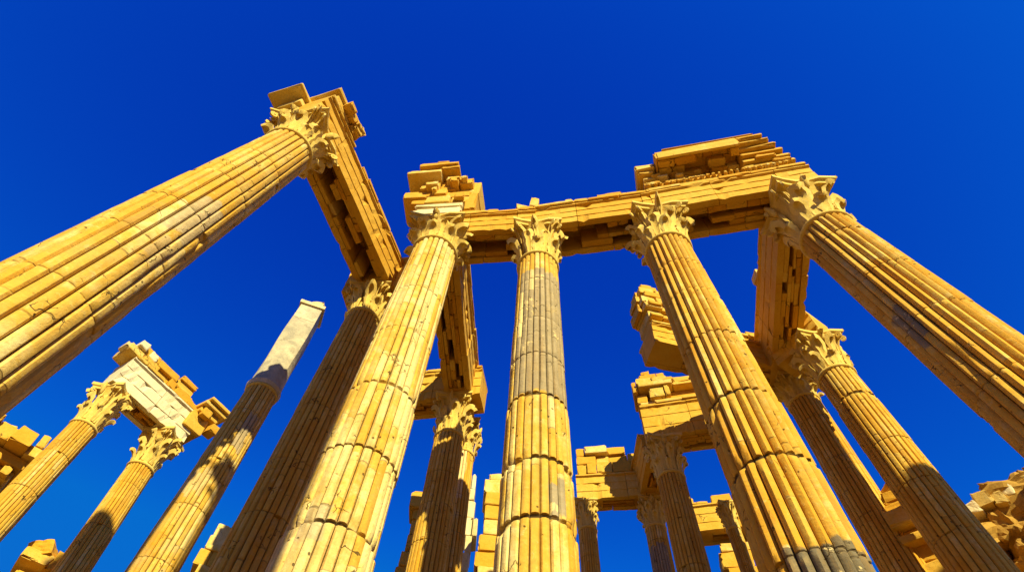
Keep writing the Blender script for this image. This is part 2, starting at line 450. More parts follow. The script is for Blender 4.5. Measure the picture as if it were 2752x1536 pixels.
COLUMNS = 'fluted columns of the ruined temple'
def column(label, neck, Rn, mat, seed, lean=(0,0), taper=.22, top=12.5, cracks_at=(), wear=1.0, cap=True, damage=.18, yaw=-.18, groove=.105, group=COLUMNS):
    """neck: world point where shaft meets capital"""
    rg = random.Random(seed)
    H = neck[2]
    base = (neck[0]-lean[0]*H, neck[1]-lean[1]*H, 0)
    t = thing('stone_column', label, 'column', base, 0, group)
    b = MB(); Rb = Rn*(1+taper)
    b.box(-Rb*1.45, Rb*1.45, -Rb*1.45, Rb*1.45, -.05, .2); b.lathe([(Rb*1.4,.19),(Rb*1.46,.25),(Rb*1.4,.32),(Rb*1.2,.36),(Rb*1.2,.40),(Rb*1.3,.44),(Rb*1.28,.50),(Rb*1.08,.55),(Rb*1.0,.60)], 40)
    b.build('base', M_BLOCK, t, smooth=35)
    s = MB(); shaft(s, H-.06, Rn, taper, lean, rg, cracks_at, wear=wear, groove=groove)
    s.build('shaft', mat, t, smooth=42)
    cx, cy = lean[0]*H, lean[1]*H
    rb = MB(); rb.lathe([(Rn*.98,-.075),(Rn*1.05,-.065),(Rn*1.085,-.035),(Rn*1.05,-.005),(Rn*.98,.0)], 48)
    rb.build('neck_ring', M_CAP, t, (cx, cy, H), smooth=60)
    if not cap: return t
    Hc = top - H
    bell = MB(); bell.lathe([(Rn*.96,-.01),(Rn*.80,Hc*.05),(Rn*.76,Hc*.35),(Rn*.82,Hc*.62),(Rn*.98,Hc*.80),(Rn*1.20,Hc*.885)], 32)
    c = bell.build('capital', M_CAP, t, (cx, cy, H), smooth=50)
    c.rotation_euler = (0,0,yaw)
    la = Hc-.0
    for z, h, r0, wd, ph, fl in ((0, .37*la, .94*Rn, .80, 0.0, 1.0), (.04*la, .68*la, .88*Rn, .86, .5, 1.36), (.42*la, .46*la, .88*Rn, .46, .0, 1.5)):
        for k in range(8):
            if rg.random() < damage*.4: continue
            a = 2*PI*(k+ph)/8 + rg.uniform(-.05,.05)
            kind = rg.choices((0,1,2), (.5,.4,damage))[0]
            hh = h*rg.uniform(.88,1.1); sx = Rn*.78*fl*rg.uniform(.85,1.2)
            link('leaf', rg.choice(LEAVES[kind]), c, (r0*math.cos(a), r0*math.sin(a), z), (rg.uniform(-.08,.08),rg.uniform(-.06,.06),a+rg.uniform(-.1,.1)), (sx, Rn*wd*rg.uniform(.9,1.15), hh))
    for k in range(4):
        if rg.random() < damage*.6: continue
        a = PI/4 + k*PI/2
        vh = min(Hc*.54, Rn*1.35)
        for da in (-.17, .17):
            link('volute', VOLUTE, c, (Rn*.98*math.cos(a+da), Rn*.98*math.sin(a+da), Hc*.90-vh), (0,0,a+da*.6), (Rn*1.0, Rn*.30, vh))
    link('abacus', rg.choice(ABACI), c, (0,0,Hc*.86), (0,0,0), (Rn*1.86, Rn*1.86, Hc*.14-.004))
    for k in range(4):
        if rg.random() < damage: continue
        a = k*PI/2
        link('fleuron', FLEURON, c, (Rn*1.26*math.cos(a), Rn*1.26*math.sin(a), Hc*.84), (0,.25,a), (Rn*.42, Rn*.42, Hc*.30))
    return t

def ang(neck, frac):
    """flute number on the shaft that faces the camera side, shifted frac of the visible width to the right"""
    a = math.atan2(-neck[1], -neck[0]) + frac*PI/2
    return (a/(2*PI)*NF) % NF

nA=(-3.92,3.32,11.6); nB=(-1.46,5.09,11.69); nC=(.43,4.98,11.26); nD=(2.66,4.52,11.34); nE=(5.15,3.90,11.14)
nB2=(-2.83,6.6,11.6); nH=(-1.08,9.26,11.38); nH2=(-.82,9.95,11.6); nF=(6.22,6.75,11.12); nG=(6.28,8.02,11.90)
nM=(3.78,9.99,11.45); nN=(2.22,12.01,11.6); nO=(3.79,11.78,11.6); nP=(5.58,11.6,11.6); nJ=(-8.88,9.63,11.28); nK=(-8.01,10.87,11.40); nL=(-4.77,8.10,11.02)

uc = ang(nC, 0); ua = ang(nA, .3); ue = ang(nE, -.4); ud = ang(nD, .1)
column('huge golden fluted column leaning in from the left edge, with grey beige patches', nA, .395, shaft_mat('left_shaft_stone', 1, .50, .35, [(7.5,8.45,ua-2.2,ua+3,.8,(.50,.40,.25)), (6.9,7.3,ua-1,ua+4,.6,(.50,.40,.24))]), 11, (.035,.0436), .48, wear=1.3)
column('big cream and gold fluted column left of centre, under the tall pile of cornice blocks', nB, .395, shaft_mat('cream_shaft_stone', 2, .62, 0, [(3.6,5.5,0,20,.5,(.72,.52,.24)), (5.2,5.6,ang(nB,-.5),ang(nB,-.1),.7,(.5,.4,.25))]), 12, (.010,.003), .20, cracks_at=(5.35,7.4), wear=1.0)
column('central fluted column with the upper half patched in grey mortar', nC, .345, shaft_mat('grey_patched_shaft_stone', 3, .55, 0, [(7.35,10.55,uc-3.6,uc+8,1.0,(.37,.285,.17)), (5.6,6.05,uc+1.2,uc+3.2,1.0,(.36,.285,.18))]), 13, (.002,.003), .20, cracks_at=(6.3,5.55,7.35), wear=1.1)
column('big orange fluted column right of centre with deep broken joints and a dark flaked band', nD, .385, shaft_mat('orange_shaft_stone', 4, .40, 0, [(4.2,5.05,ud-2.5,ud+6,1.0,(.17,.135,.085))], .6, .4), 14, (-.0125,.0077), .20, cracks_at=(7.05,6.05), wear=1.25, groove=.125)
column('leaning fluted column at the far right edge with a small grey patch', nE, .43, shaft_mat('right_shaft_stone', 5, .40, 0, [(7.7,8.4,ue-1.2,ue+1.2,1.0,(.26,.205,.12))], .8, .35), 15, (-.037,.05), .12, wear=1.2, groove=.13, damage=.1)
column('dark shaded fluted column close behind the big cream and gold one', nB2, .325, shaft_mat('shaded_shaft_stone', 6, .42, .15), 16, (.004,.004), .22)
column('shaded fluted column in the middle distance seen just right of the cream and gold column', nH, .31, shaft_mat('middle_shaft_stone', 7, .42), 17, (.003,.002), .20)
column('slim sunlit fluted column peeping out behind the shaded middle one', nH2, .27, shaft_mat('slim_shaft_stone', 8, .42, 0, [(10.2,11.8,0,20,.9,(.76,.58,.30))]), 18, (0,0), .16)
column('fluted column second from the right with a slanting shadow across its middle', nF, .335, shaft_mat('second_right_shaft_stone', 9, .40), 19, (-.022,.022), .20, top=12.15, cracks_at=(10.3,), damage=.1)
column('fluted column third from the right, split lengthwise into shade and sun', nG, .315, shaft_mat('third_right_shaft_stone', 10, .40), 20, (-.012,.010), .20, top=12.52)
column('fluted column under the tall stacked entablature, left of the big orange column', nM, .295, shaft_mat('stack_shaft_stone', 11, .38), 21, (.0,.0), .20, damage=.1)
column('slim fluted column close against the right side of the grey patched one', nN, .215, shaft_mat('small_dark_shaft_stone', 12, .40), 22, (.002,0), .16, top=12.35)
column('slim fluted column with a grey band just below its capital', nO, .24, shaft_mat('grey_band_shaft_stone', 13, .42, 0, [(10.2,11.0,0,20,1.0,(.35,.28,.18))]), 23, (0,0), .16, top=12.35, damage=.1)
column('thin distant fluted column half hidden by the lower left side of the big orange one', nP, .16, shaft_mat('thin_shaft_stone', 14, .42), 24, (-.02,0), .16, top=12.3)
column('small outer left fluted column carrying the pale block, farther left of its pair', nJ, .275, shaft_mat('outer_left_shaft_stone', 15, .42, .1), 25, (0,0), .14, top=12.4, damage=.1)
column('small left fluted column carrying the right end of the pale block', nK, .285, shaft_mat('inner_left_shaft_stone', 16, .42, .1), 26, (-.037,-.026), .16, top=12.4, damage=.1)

# the capital-less column continued by a pale square pillar
tL = column('lone left fluted column without capital, continued by a pale square pillar with painted grey shade', nL, .30, shaft_mat('lone_shaft_stone', 17, .48, .5, [(9.3,10.2,ang(nL,.0),ang(nL,.4),.8,(.36,.30,.22)), (8.2,8.7,0,20,.5,(.6,.48,.28))]), 27, (0,0), .16, cap=False)
pm = MB()
M_PILLAR = block_mat('pillar_marble_painted_shade', 8.0, c=((.22,.19,.145), (.32,.28,.215), (.62,.52,.36), (.76,.66,.48)), pale=.52, island=.3, crack=.5)  # dark greys paint a cast shadow onto pale marble
def ring_sq(k, s, z, a0):
    """ring between a circle (k=0) and a square (k=1)"""
    out = []
    for i in range(32):
        t = 2*PI*i/32; c, n_ = math.cos(t), math.sin(t); q = 1/max(abs(c), abs(n_)); r = s*((1-k) + k*q*.92)
        out.append((r*math.cos(t+a0), r*math.sin(t+a0), z))
    return out
lv = [ring_sq(0,.345,-.02,.3), ring_sq(0,.37,.08,.3), ring_sq(.1,.335,.17,.3), ring_sq(.35,.325,.8,.3), ring_sq(.8,.315,1.5,.3), ring_sq(1,.305,1.9,.3), ring_sq(1,.295,2.5,.3)]
pm.add([p for l in lv for p in l], [(k*32+i, k*32+(i+1)%32, (k+1)*32+(i+1)%32, (k+1)*32+i) for k in range(len(lv)-1) for i in range(32)] + [tuple((len(lv)-1)*32+i for i in range(32))])
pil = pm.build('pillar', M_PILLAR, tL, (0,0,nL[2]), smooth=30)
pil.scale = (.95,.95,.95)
up = MB(); lv = [ring_sq(1,.285,2.52,.3), ring_sq(1,.275,3.0,.3), ring_sq(1,.27,3.02,.3)]
lv = [ring_sq(1,.292,2.515,.3), ring_sq(1,.285,3.1,.3)]
up.add([p for l in lv for p in l], [(i, (i+1)%32, 32+(i+1)%32, 32+i) for i in range(32)] + [tuple(32+i for i in range(32)), tuple(range(32))[::-1]])
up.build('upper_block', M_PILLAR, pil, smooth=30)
cp = MB(); rg = random.Random(3)
for k in range(4):
    a = .3 + PI/4 + k*PI/2
    h_ = (.20, .30, .13, .24)[k]
    cp.box(.15*math.cos(a)-.14, .15*math.cos(a)+.14, .15*math.sin(a)-.14, .15*math.sin(a)+.14, 3.21, 3.22+h_, .03, rg)
cp.add([(x*.31*math.cos(.3)-y*.31*math.sin(.3), x*.31*math.sin(.3)+y*.31*math.cos(.3), z) for z in (3.105,3.22) for x, y in ((-1,-1),(1,-1),(1,1),(-1,1))], [(3,2,1,0),(4,5,6,7),(0,1,5,4),(1,2,6,5),(2,3,7,6),(3,0,4,7)])
cp.build('broken_top', M_PALE, pil)

# ------------------------------------------------------------------ entablature
def ragged(mb, rg, x0, x1, y0, y1, z, rows, jit=.008):
    """courses of ashlar laid one on another; each only where the course below stands"""
    sup = [(x0, x1)]
    for (h, keep, front) in rows:
        nxt = []
        for (a, b) in sup:
            x = a
            while x < b - .05:
                w = min(rg.uniform(.22,.62), b-x)
                if b - x - w < .12: w = b - x
                if rg.random() < keep:
                    mb.box(x+.004, x+w-.004, y0-front+rg.uniform(-.05,.05), y1+rg.uniform(-.06,.06), z, z+h*rg.uniform(.86,1.05) if rg.random()<.3 else z+h-.004, jit, rg)
                    if nxt and abs(nxt[-1][1]-x) < 1e-4: nxt[-1] = (nxt[-1][0], x+w)
                    else: nxt.append((x, x+w))
                x += w
        sup = nxt; z += h

def pile(name, label, cat, loc, yaw, seed, spec, group=None, jit=.014):
    """spec: part name -> (material, list of boxes x0,x1,y0,y1,z0,z1)"""
    rg = random.Random(seed); t = thing(name, label, cat, loc, yaw, group)
    for pn, (mt, boxes) in spec.items():
        mb = MB()
        for bx in boxes: mb.box(*bx, jit, rg)
        mb.build(pn, mt, t)
    return t

def scatter(rg, n, x, y, z, s):
    out = []
    for _ in range(n):
        cx, cy, cz = rg.uniform(*x), rg.uniform(*y), rg.uniform(*z); a, b, c = (rg.uniform(*s) for _ in range(3))
        out.append((cx-a/2, cx+a/2, cy-b/2, cy+b/2, cz-c/2, cz+c/2))
    return out

BEAMS = 'entablature beams lying on the columns'
def beam(label, p0, p1, z0=12.5, w=.66, h=.95, ext=(.4,.4), seed=1, face=None, soffit=True, open_=.30, crown=.85, rows=(), cheek=True, group=BEAMS):
    """architrave from column centre p0 to p1 (local x runs along it, local y is its depth)"""
    rg = random.Random(seed); face = face or M_FACE
    p0 = Vector(p0); p1 = Vector(p1); L = (p1-p0).length; yaw = math.atan2(p1.y-p0.y, p1.x-p0.x)
    t = thing('stone_beam', label, 'beam', (p0.x, p0.y, z0), yaw, group)
    a, b = -ext[0], L+ext[1]; hw = w/2; ic = hw-.13; cav = h*.84
    fm = MB()
    for sg in (-1, 1):
        cuts = [a]
        while cuts[-1] < b - 1.3: cuts.append(cuts[-1] + rg.uniform(.8,1.5))
        cuts.append(b)
        for i in range(len(cuts)-1):
            j = rg.uniform(-.008,.008)
            pr = [(ic,0),(hw,0),(hw,.30*h),(hw+.014,.305*h),(hw+.014,.63*h),(hw+.028,.635*h),(hw+.028,.90*h),(hw+.075,.94*h),(hw+.075,h),(ic,h)]
            pr = [((y + (j if y > ic else 0))*sg, z + (rg.uniform(-.004,.004) if z == 0 else 0)) for y, z in pr]
            fm.prism(pr, cuts[i]+.005, cuts[i+1]-.005, rg, ic)
    fm.box(a+.003, b-.003, -ic+.003, ic-.003, cav, h-.004)
    fm.box(a+.004, .40, -ic+.004, ic-.004, .004, cav-.003); fm.box(L-.40, b-.004, -ic+.004, ic-.004, .004, cav-.003)
    fm.build('architrave', face, t)
    sm = MB(); ny = 4; ys = [-ic+.005 + (2*ic-.01)*(k + (rg.uniform(-.22,.22) if 0 < k < ny else 0))/ny for k in range(ny+1)]
    for i in range(ny):
        x = .405; e = L-.405
        while x < e - .03:
            dx = min(rg.uniform(.16,.62), e-x)
            if e-x-dx < .1: dx = e-x
            pr_open = open_*(1.45 if 0 < i < ny-1 else .55)
            zb = rg.choice((.0,.0,.008,.02,.035,.06))
            if rg.random() < pr_open:
                zb = cav-.03                            # a deep hole where the slab has fallen out
            sm.box(x+.003, x+dx-.003, ys[i]+.003, ys[i+1]-.003, zb, cav-.006, .003, rg)
            x += dx
    if sm.v: sm.build('soffit', M_SOFF, t)
    cm = MB(); x = a
    while x < b-.05:
        dx = min(rg.uniform(.25,.8), b-x)
        if rg.random() < crown: cm.box(x+.004, x+dx-.004, -hw-.10+rg.uniform(-.02,.02), hw+.10+rg.uniform(-.03,.03), h+.003, h+.003+.085*rg.uniform(.8,1.25), .006, rg)
        x += dx
    if cm.v: cm.build('crown_moulding', M_BLOCK, t)
    if rows:
        um = MB(); um.box(a+.06, b-.06, -hw+.12, hw-.12, h+.095, h+.13); ragged(um, rg, a+.05, b-.05, -hw+.04, hw-.04, h+.092, rows); um.build('frieze', M_BLOCK, t)
    return t, L, h

t1,_,_ = beam('left beam running from the huge leaning column to the dark shaded one', (-3.86,3.42), (-2.72,6.55), seed=31, w=.70, h=.86, ext=(.55,.45), open_=.62, crown=.7, rows=((.16,.55,0),(.14,.3,0)))
t2,_,_ = beam('front beam between the cream and gold column and the grey patched one', (-1.46,5.38), (.43,5.09), seed=32, w=.74, ext=(.26,-.005), h=.64, open_=.5, crown=.9, rows=((.16,.9,.06),(.18,.5,.02),(.10,.3,.0)))
t3,_,_ = beam('front beam between the grey patched column and the big orange one', (.43,5.09), (2.67,4.56), seed=43, w=.74, ext=(-.005,-.005), h=.72, open_=.58, crown=1.0, rows=((.09,1.0,.10),(.13,.75,.02),(.14,.35,.02)))
t4,L4,h4 = beam('front beam from the big orange column to the far right one, under the niche cornice', (2.67,4.56), (5.2,3.88), seed=34, w=.74, ext=(-.005,.42), h=.76, open_=.52, crown=1.0, rows=())
beam('side beam running back from the far right column to the half shaded one', (5.25,4.3), (6.02,7.75), seed=35, ext=(.05,.45), w=.62, h=.95, open_=.30, crown=.25)
beam('side beam running back from the cream and gold column, seen right of it', (-1.43,5.45), (-1.02,9.2), seed=36, ext=(.05,.4), w=.62, h=.95, open_=.16, crown=.8, rows=((.16,.35,.0),))
beam('short cross beam over the dark shaded column, behind the cream and gold one', (-2.95,6.72), (-1.55,6.42), seed=37, ext=(.50,-.05), h=1.0, z0=12.505, open_=.2, rows=((.2,.5,0),))
beam('cross beam running left from the top of the shaded middle column', (-2.5,9.62), (-1.08,9.30), seed=38, ext=(.3,.62), z0=12.5, w=.6, h=.85, open_=.5, rows=())
tG,_,_ = beam('rear beam running left from the shade and sun column, broken off beyond the orange one', (3.40,7.52), (6.25,7.96), seed=39, ext=(.36,.45), w=.7, h=.62, open_=.1, rows=((.26,1.0,.0),(.09,1.0,.08),(.30,.75,-.05)))
rgG = random.Random(77)
pile('broken_entablature', 'ragged stack of blocks on the broken end of the rear beam', 'ruined cornice', (3.40,7.52,13.88), math.atan2(7.96-7.52, 6.25-3.40), 87, {
  'lower_course': (M_BLOCK, [(-.36,.05,-.40,.34,0,.24),(.055,.40,-.34,.34,0,.20),(-.46,-.37,-.2,.3,.0,.34),(-.30,.02,-.46,-.38,.05,.18)]),
  'middle_course': (M_BLOCK, [(-.40,-.06,-.36,.30,.245,.50),(-.055,.26,-.42,.30,.21,.44),(-.30,.10,-.40,.30,.505,.70),(.1,.34,-.30,.28,.445,.60),(-.48,-.38,-.24,.2,.40,.62)]),
  'upper_course': (M_BLOCK, [(-.38,-.02,-.34,.26,.705,.96),(.0,.24,-.38,.26,.705,.86),(-.30,.12,-.30,.24,.965,1.16),(-.24,.02,-.26,.2,1.165,1.30),(-.44,-.36,-.2,.1,.72,.9)]),
}, jit=.005)
tM,_,_ = beam('beam on the column left of the orange one, under bracketed cornice stones', (3.80,10.0), (5.75,9.45), seed=40, ext=(.37,.3), w=.66, h=1.02, open_=.2, rows=())
pile('bracketed_cornice', 'bracketed cornice stones stacked on the beam left of the orange column', 'ruined cornice', (3.80,10.0,13.61), math.atan2(9.45-10.0, 5.75-3.80), 88, {
  'frieze': (M_BLOCK, [(-.34,.50,-.30,.33,0,.10),(.505,1.6,-.30,.33,0,.10),(-.10,1.5,-.22,.30,.104,.46)]),
  'bracket': (M_BLOCK, [(-.06,.30,-.44,-.225,.12,.46),(.31,.44,-.48,-.225,.08,.46),(-.38,-.12,-.30,.25,.10,.42)]),
  'cornice': (M_BLOCK, [(-.30,.55,-.52,.33,.464,.62),(.555,1.6,-.44,.33,.464,.58),(-.44,-.305,-.40,.3,.44,.66)]),
  'upper_course': (M_BLOCK, [(-.34,.06,-.48,.28,.624,.84),(.07,.44,-.52,.28,.624,.78),(-.24,.20,-.42,.26,.844,1.04),(.21,.40,-.46,.24,.785,1.0),(.6,1.05,-.38,.28,.60,.82),(-.16,.05,-.40,.2,1.045,1.2),(-.46,-.35,-.3,.1,.70,.95),(.42,.62,-.36,.2,.80,.92)]),
})
beam('dark side beam running back to the grey banded slim column', (3.72,10.4), (3.76,11.7), seed=41, ext=(.0,-.1), w=.5, h=.8, z0=12.4, open_=.2, rows=())
tN,_,_ = beam('distant beam joining the two slim columns right of the grey patched one, with stepped blocks', (2.25,12.01), (3.79,11.72), seed=42, z0=12.35, ext=(.22,.2), w=.5, h=.72, open_=.25, face=M_BLOCK, crown=.0, rows=((.36,1.0,0),(.30,1.0,-.03),(.28,.45,.04)))
beam('pale marble block resting on the pair of small left columns', (-8.88,9.63), (-8.01,10.87), seed=44, z0=12.4, ext=(.32,.34), w=.62, h=.82, face=M_PALEF, open_=.45, crown=.7, rows=((.24,.8,.0),(.22,.5,.0),(.16,.5,.05)))
beam('short beam fragment near the thin distant column, left of the orange shaft', (5.1,12.75), (6.5,12.35), seed=45, z0=12.2, ext=(.3,.2), w=.6, h=.75, open_=.3, rows=((.25,.6,0),))
beam('small lit beam fragment on top of the second column from the right', (5.9,7.35), (6.25,6.8), seed=46, z0=12.15, ext=(.1,.36), w=.55, h=.6, open_=.1, soffit=False, rows=((.2,.8,0),))

# what lies on the beams: piles and cornices, each a thing of its own
# tall pile over the cream and gold column (local x along the front row, -y towards the open side)
rg = random.Random(8)
row_yaw = math.atan2(5.09-5.38, .43+1.46)
hang = []
for k in range(13):
    x = rg.uniform(-.55,.42); a = rg.uniform(.10,.30); z = rg.uniform(.95,1.70); c = rg.uniform(.10,.36); o = .34 + .34*(z-.8) + rg.uniform(-.06,.12)
    hang.append((x, x+a, -o, .1, z, z+c))
pile('broken_cornice', 'tall pile of broken cornice blocks on top of the cream and gold column', 'ruined cornice', (-1.52,5.36,13.24), row_yaw, 81, {
  'marble_course': (M_PALE, [(-.60,.40,-.46,.40,0,.20),(-.54,.42,-.40,.40,.204,.40),(-.58,.36,-.45,.40,.404,.54),(-.46,.40,-.38,.40,.544,.74)]),
  'middle_course': (M_BLOCK, [(-.44,.10,-.42,.40,.744,1.10),(.104,.50,-.38,.40,.744,1.04),(-.52,.0,-.44,.38,1.104,1.36),(.02,.52,-.40,.38,1.044,1.34),(-.98,-.44,-.44,.2,1.05,1.40),(-.78,-.445,-.38,.2,.80,1.045),(.20,.42,-.50,-.40,.80,1.0)]),
  'upper_course': (M_BLOCK, [(-.62,-.20,-.50,.36,1.364,1.74),(-.195,.16,-.44,.36,1.364,1.92),(.165,.58,-.36,.36,1.344,1.80),(.44,.68,-.38,.30,.30,1.22),(.50,.70,-.36,.30,1.224,1.98),(.26,.56,-.52,-.1,1.50,1.80)] + hang),
  'top_slab': (M_BLOCK, [(-.96,-.18,-.76,.40,1.744,1.90),(-.92,-.14,-.72,.40,1.904,2.04),(-.70,.20,-.82,.40,2.044,2.20),(-.175,.24,-.78,.36,1.925,2.04),(-.64,.16,-.74,.40,2.204,2.36),(-.34,-.06,-.78,.3,2.363,2.46)]),
})
# boxy cornice over the far right bay, corbelled forward over the beam; its soffit has lost slabs
L = L4; y4 = math.atan2(3.88-4.56, 5.2-2.67)
rg = random.Random(9)
dent = [(.02+i*.115, .02+i*.115+.07, -.50, -.38, .094, .18) for i in range(24)] + [(-.04, L+.26, -.385, .36, .092, .20)]
corb = [(1.95, xe, -o, .36, a+.004, b) for a, b, o, xe in ((.205,.34,.47,2.92),(.34,.49,.54,2.88),(.49,.61,.63,2.78),(.61,.71,.72,2.68),(.71,.79,.81,2.56),(.79,.90,.89,2.46))]
corb += [(2.5,2.86,-.52,-.40,.25,.33),(2.2,2.6,-.60,-.52,.36,.46)]
blk = []
for i in range(34):
    x = rg.uniform(-.06, 1.15); z = .10 + rg.random()**1.5*.40; a = rg.uniform(.12,.36); c = rg.uniform(.06,.14)
    blk.append((x, x+a, -.40-.22*(z-.1)-rg.uniform(-.04,.10), -.12, z, z+c))
back = [(-.02,.5,-.12,.36,.20,.56),(.505,1.0,-.16,.36,.20,.56),(1.003,1.40,-.10,.36,.20,.56),(1.403,1.945,-.18,.36,.20,.56)]
sof = []; ys = [-.795,-.62,-.44,-.28,-.12]
for k in range(4):
    x = .32
    while x < 1.93:
        dx = min(rg.uniform(.14,.5), 1.94-x)
        if 1.94-x-dx < .08: dx = 1.94-x
        sof.append((x+.003, x+dx-.003, ys[k]+.003, ys[k+1]-.003, .79 if rg.random() < (.42 if x > .9 else .14) else rg.choice((.545,.55,.565,.59)), .838))
        x += dx
pile('niche_cornice', 'large boxy cornice with broken coffers above the far right front beam', 'ruined cornice', (2.67,4.56,12.5+h4+.10), y4, 82, {
  'base_course': (M_FACE, [(-.05,L+.28,-.44,.40,.0,.09)]),
  'dentil_band': (M_BLOCK, dent),
  'back_wall': (M_SOFF, back),
  'stone_block': (M_BLOCK, blk),
  'end_corbel': (M_FACE, corb),
  'soffit': (M_SOFF, sof),
  'cornice_slab': (M_BLOCK, [(.30,1.945,-.80,.36,.84,.875),(.30,1.945,-.885,-.803,.54,.90),(.46,2.30,-.90,.3,.904,.955),(.60,1.28,-.885,.3,.957,.985),(2.02,2.26,-.88,.3,.957,1.02),(.27,.315,-.86,.36,.535,.88)]),
  'end_slab': (M_BLOCK, [(-.14,.265,-.68,.36,.62,.84),(-.10,.20,-.62,.36,.50,.615),(-.02,.24,-.60,.3,.844,.90)]),
})
# rough blocks over the huge left column
rg = random.Random(10); yA = math.atan2(6.55-3.42, -2.72+3.86)
pile('broken_cornice', 'rough broken blocks on the beam end above the huge leaning column', 'ruined cornice', (-3.86,3.42,13.46), yA, 83, {
  'lower_course': (M_BLOCK, [(-.50,.05,-.46,.42,0,.20),(.055,.38,-.50,.38,0,.18),(-.60,-.1,-.52,.30,.204,.30),(-.10,.26,-.56,.36,.19,.36)] + scatter(rg, 9, (-.55,.30), (-.56,-.40), (.02,.34), (.08,.24))),
  'upper_course': (M_BLOCK, [(-.42,.0,-.40,.40,.304,.44),(-.05,.22,-.54,.30,.364,.50),(-.28,.08,-.34,.34,.445,.56),(-.58,-.38,.1,.5,.21,.40)]),
})
# slab jutting out over the outer side of the huge left column
pile('corner_slab', 'flat slab jutting out on the outer side of the huge left capital', 'stone slab', (-3.86,3.42,13.44), yA, 84, {
  'slab': (M_CAP, [(-.92,-.05,.06,.80,.0,.07),(-.88,-.05,.08,.74,.074,.13)]),
  'bracket': (M_CAP, [(-.66,-.1,.14,.66,-.22,-.003),(-.56,-.1,.2,.58,-.5,-.223),(-.50,-.1,.24,.5,-.9,-.503)]),
})
# single loose stones lying on beams
def loose(label, loc, size, seed, mat=M_BLOCK, yaw=0.0):
    rg = random.Random(seed); mb = MB()
    mb.box(-size[0]*.45, size[0]*.45, -size[1]*.45, size[1]*.45, 0, size[2]*.9, .03, rg)
    o = mb.build('stone_block', mat, None, loc); o.rotation_euler = (0,0,yaw); o['label'] = label; o['category'] = 'stone'; o['kind'] = 'thing'; o['group'] = 'loose stones lying on the ruins'
    return o
loose('small upright stone on the front beam, above the grey patched column', (.35,4.98,13.88), (.20,.3,.42), 1)
loose('low stone lying just left of the upright one on the front beam', (.08,5.02,13.80), (.26,.3,.22), 2)
loose('pale stone perched on the outer edge of the left beam', (-3.02,5.35,13.58), (.26,.22,.26), 3, M_PALE)
loose('small lit stone jutting from the side beam behind the far right column', (5.33,6.0,13.45), (.22,.3,.26), 4)

# dark broken cornice on the right end of the pale marble block
yJ = math.atan2(10.87-9.63, -8.01+8.88)
pile('broken_cornice', 'crumbling cornice block hanging over the right end of the pale marble block', 'ruined cornice', (-7.95,10.98,12.75), yJ, 85, {
  'bracket': (M_SOFF, [(-.1,.42,-.42,.3,.0,.5),(.0,.55,-.52,.2,.504,.68)]),
  'cornice': (M_BLOCK, [(-.05,.66,-.66,.3,.684,.80),(.0,.72,-.74,.3,.804,.92),(.44,.70,-.62,-.30,.18,.42),(.05,.3,-.6,-.43,.4,.66)]),
})
pile('broken_cornice', 'white jagged blocks on the left end of the pale marble block', 'ruined cornice', (-8.95,9.52,13.3), yJ, 86, {
  'lower_course': (M_BLOCK, [(-.45,-.05,-.34,.30,.0,.22),(-.04,.30,-.40,.3,.0,.18)]),
  'upper_course': (M_PALE, [(-.34,-.10,-.42,.2,.224,.44),(.02,.22,-.36,.2,.184,.42),(-.54,-.36,-.3,.0,.05,.2)]),
})

# ------------------------------------------------------------------ ruined walls farther back
def wall(name, label, p0, p1, z0, z1, thick, seed, mat, course=.42, top_drop=.0, jag=.25, holes=(), cat='wall', slope=(0,0), bw=1.0):
    """masonry wall of coursed blocks from p0 to p1 with a broken top; holes: (x0,x1,z0,z1)"""
    rg = random.Random(seed); p0 = Vector(p0); p1 = Vector(p1); L = (p1-p0).length
    o = thing(name, label, cat, (p0.x, p0.y, 0), math.atan2(p1.y-p0.y, p1.x-p0.x))
    mb = MB(); z = z0; sup = None
    while z < z1 - .05:
        nxt = []
        h = min(course*rg.uniform(.8,1.2), z1-z); f = (z-z0)/(z1-z0)
        a = slope[0]*f + rg.uniform(-.07,.07)*(z > z0+1); b = L - slope[1]*f + rg.uniform(-.09,.09)*(z > z0+1); x = a
        while x < b-.02:
            w = min(rg.uniform(.3,.9)*max(.5,course/.42)*bw, b-x)
            if b-x-w < .15*bw: w = b-x
            keep = rg.random() > jag if z > z1-course*2.2 else True
            for (hx0,hx1,hz0,hz1) in holes:
                if x+w > hx0 and x < hx1 and z+h > hz0 and z < hz1: keep = False
            if keep and sup is not None and not any(p < x+w*.5 < q for p, q in sup) and not any(hz0 <= z <= hz1+course for _, _, hz0, hz1 in holes): keep = False
            if keep: nxt.append((x-.03, x+w+.03)); mb.box(x+.005, x+w-.005, rg.uniform(-.03,.03), thick+rg.uniform(-.03,.03), z+.004, z+h-.003, .012, rg)
            x += w
        z += h; sup = nxt
    mb.build('masonry', mat, o)
    return o, L
w1,_ = wall('ruined_wall', 'ruined wall under the stepped cornice at the lower left frame edge', (-13.4,8.9), (-10.75,11.15), 0, 10.3, .8, 51, M_ROUGH)
cs = MB()
for (a,b,y,z0_,z1_) in ((.3,3.3,-.16,10.305,10.5),(.25,3.36,-.30,10.504,10.72),(.2,3.44,-.44,10.724,10.95),(.1,3.52,-.62,10.954,11.2)): cs.box(a,b,y,.8,z0_,z1_,.01)
for i in range(11): cs.box(.2+i*.3, .38+i*.3, -.60, -.30, 10.73, 10.94, .01)
cs.build('stepped_moulding', M_ROUGH, w1)
cs = MB(); rg = random.Random(21); x = -.1
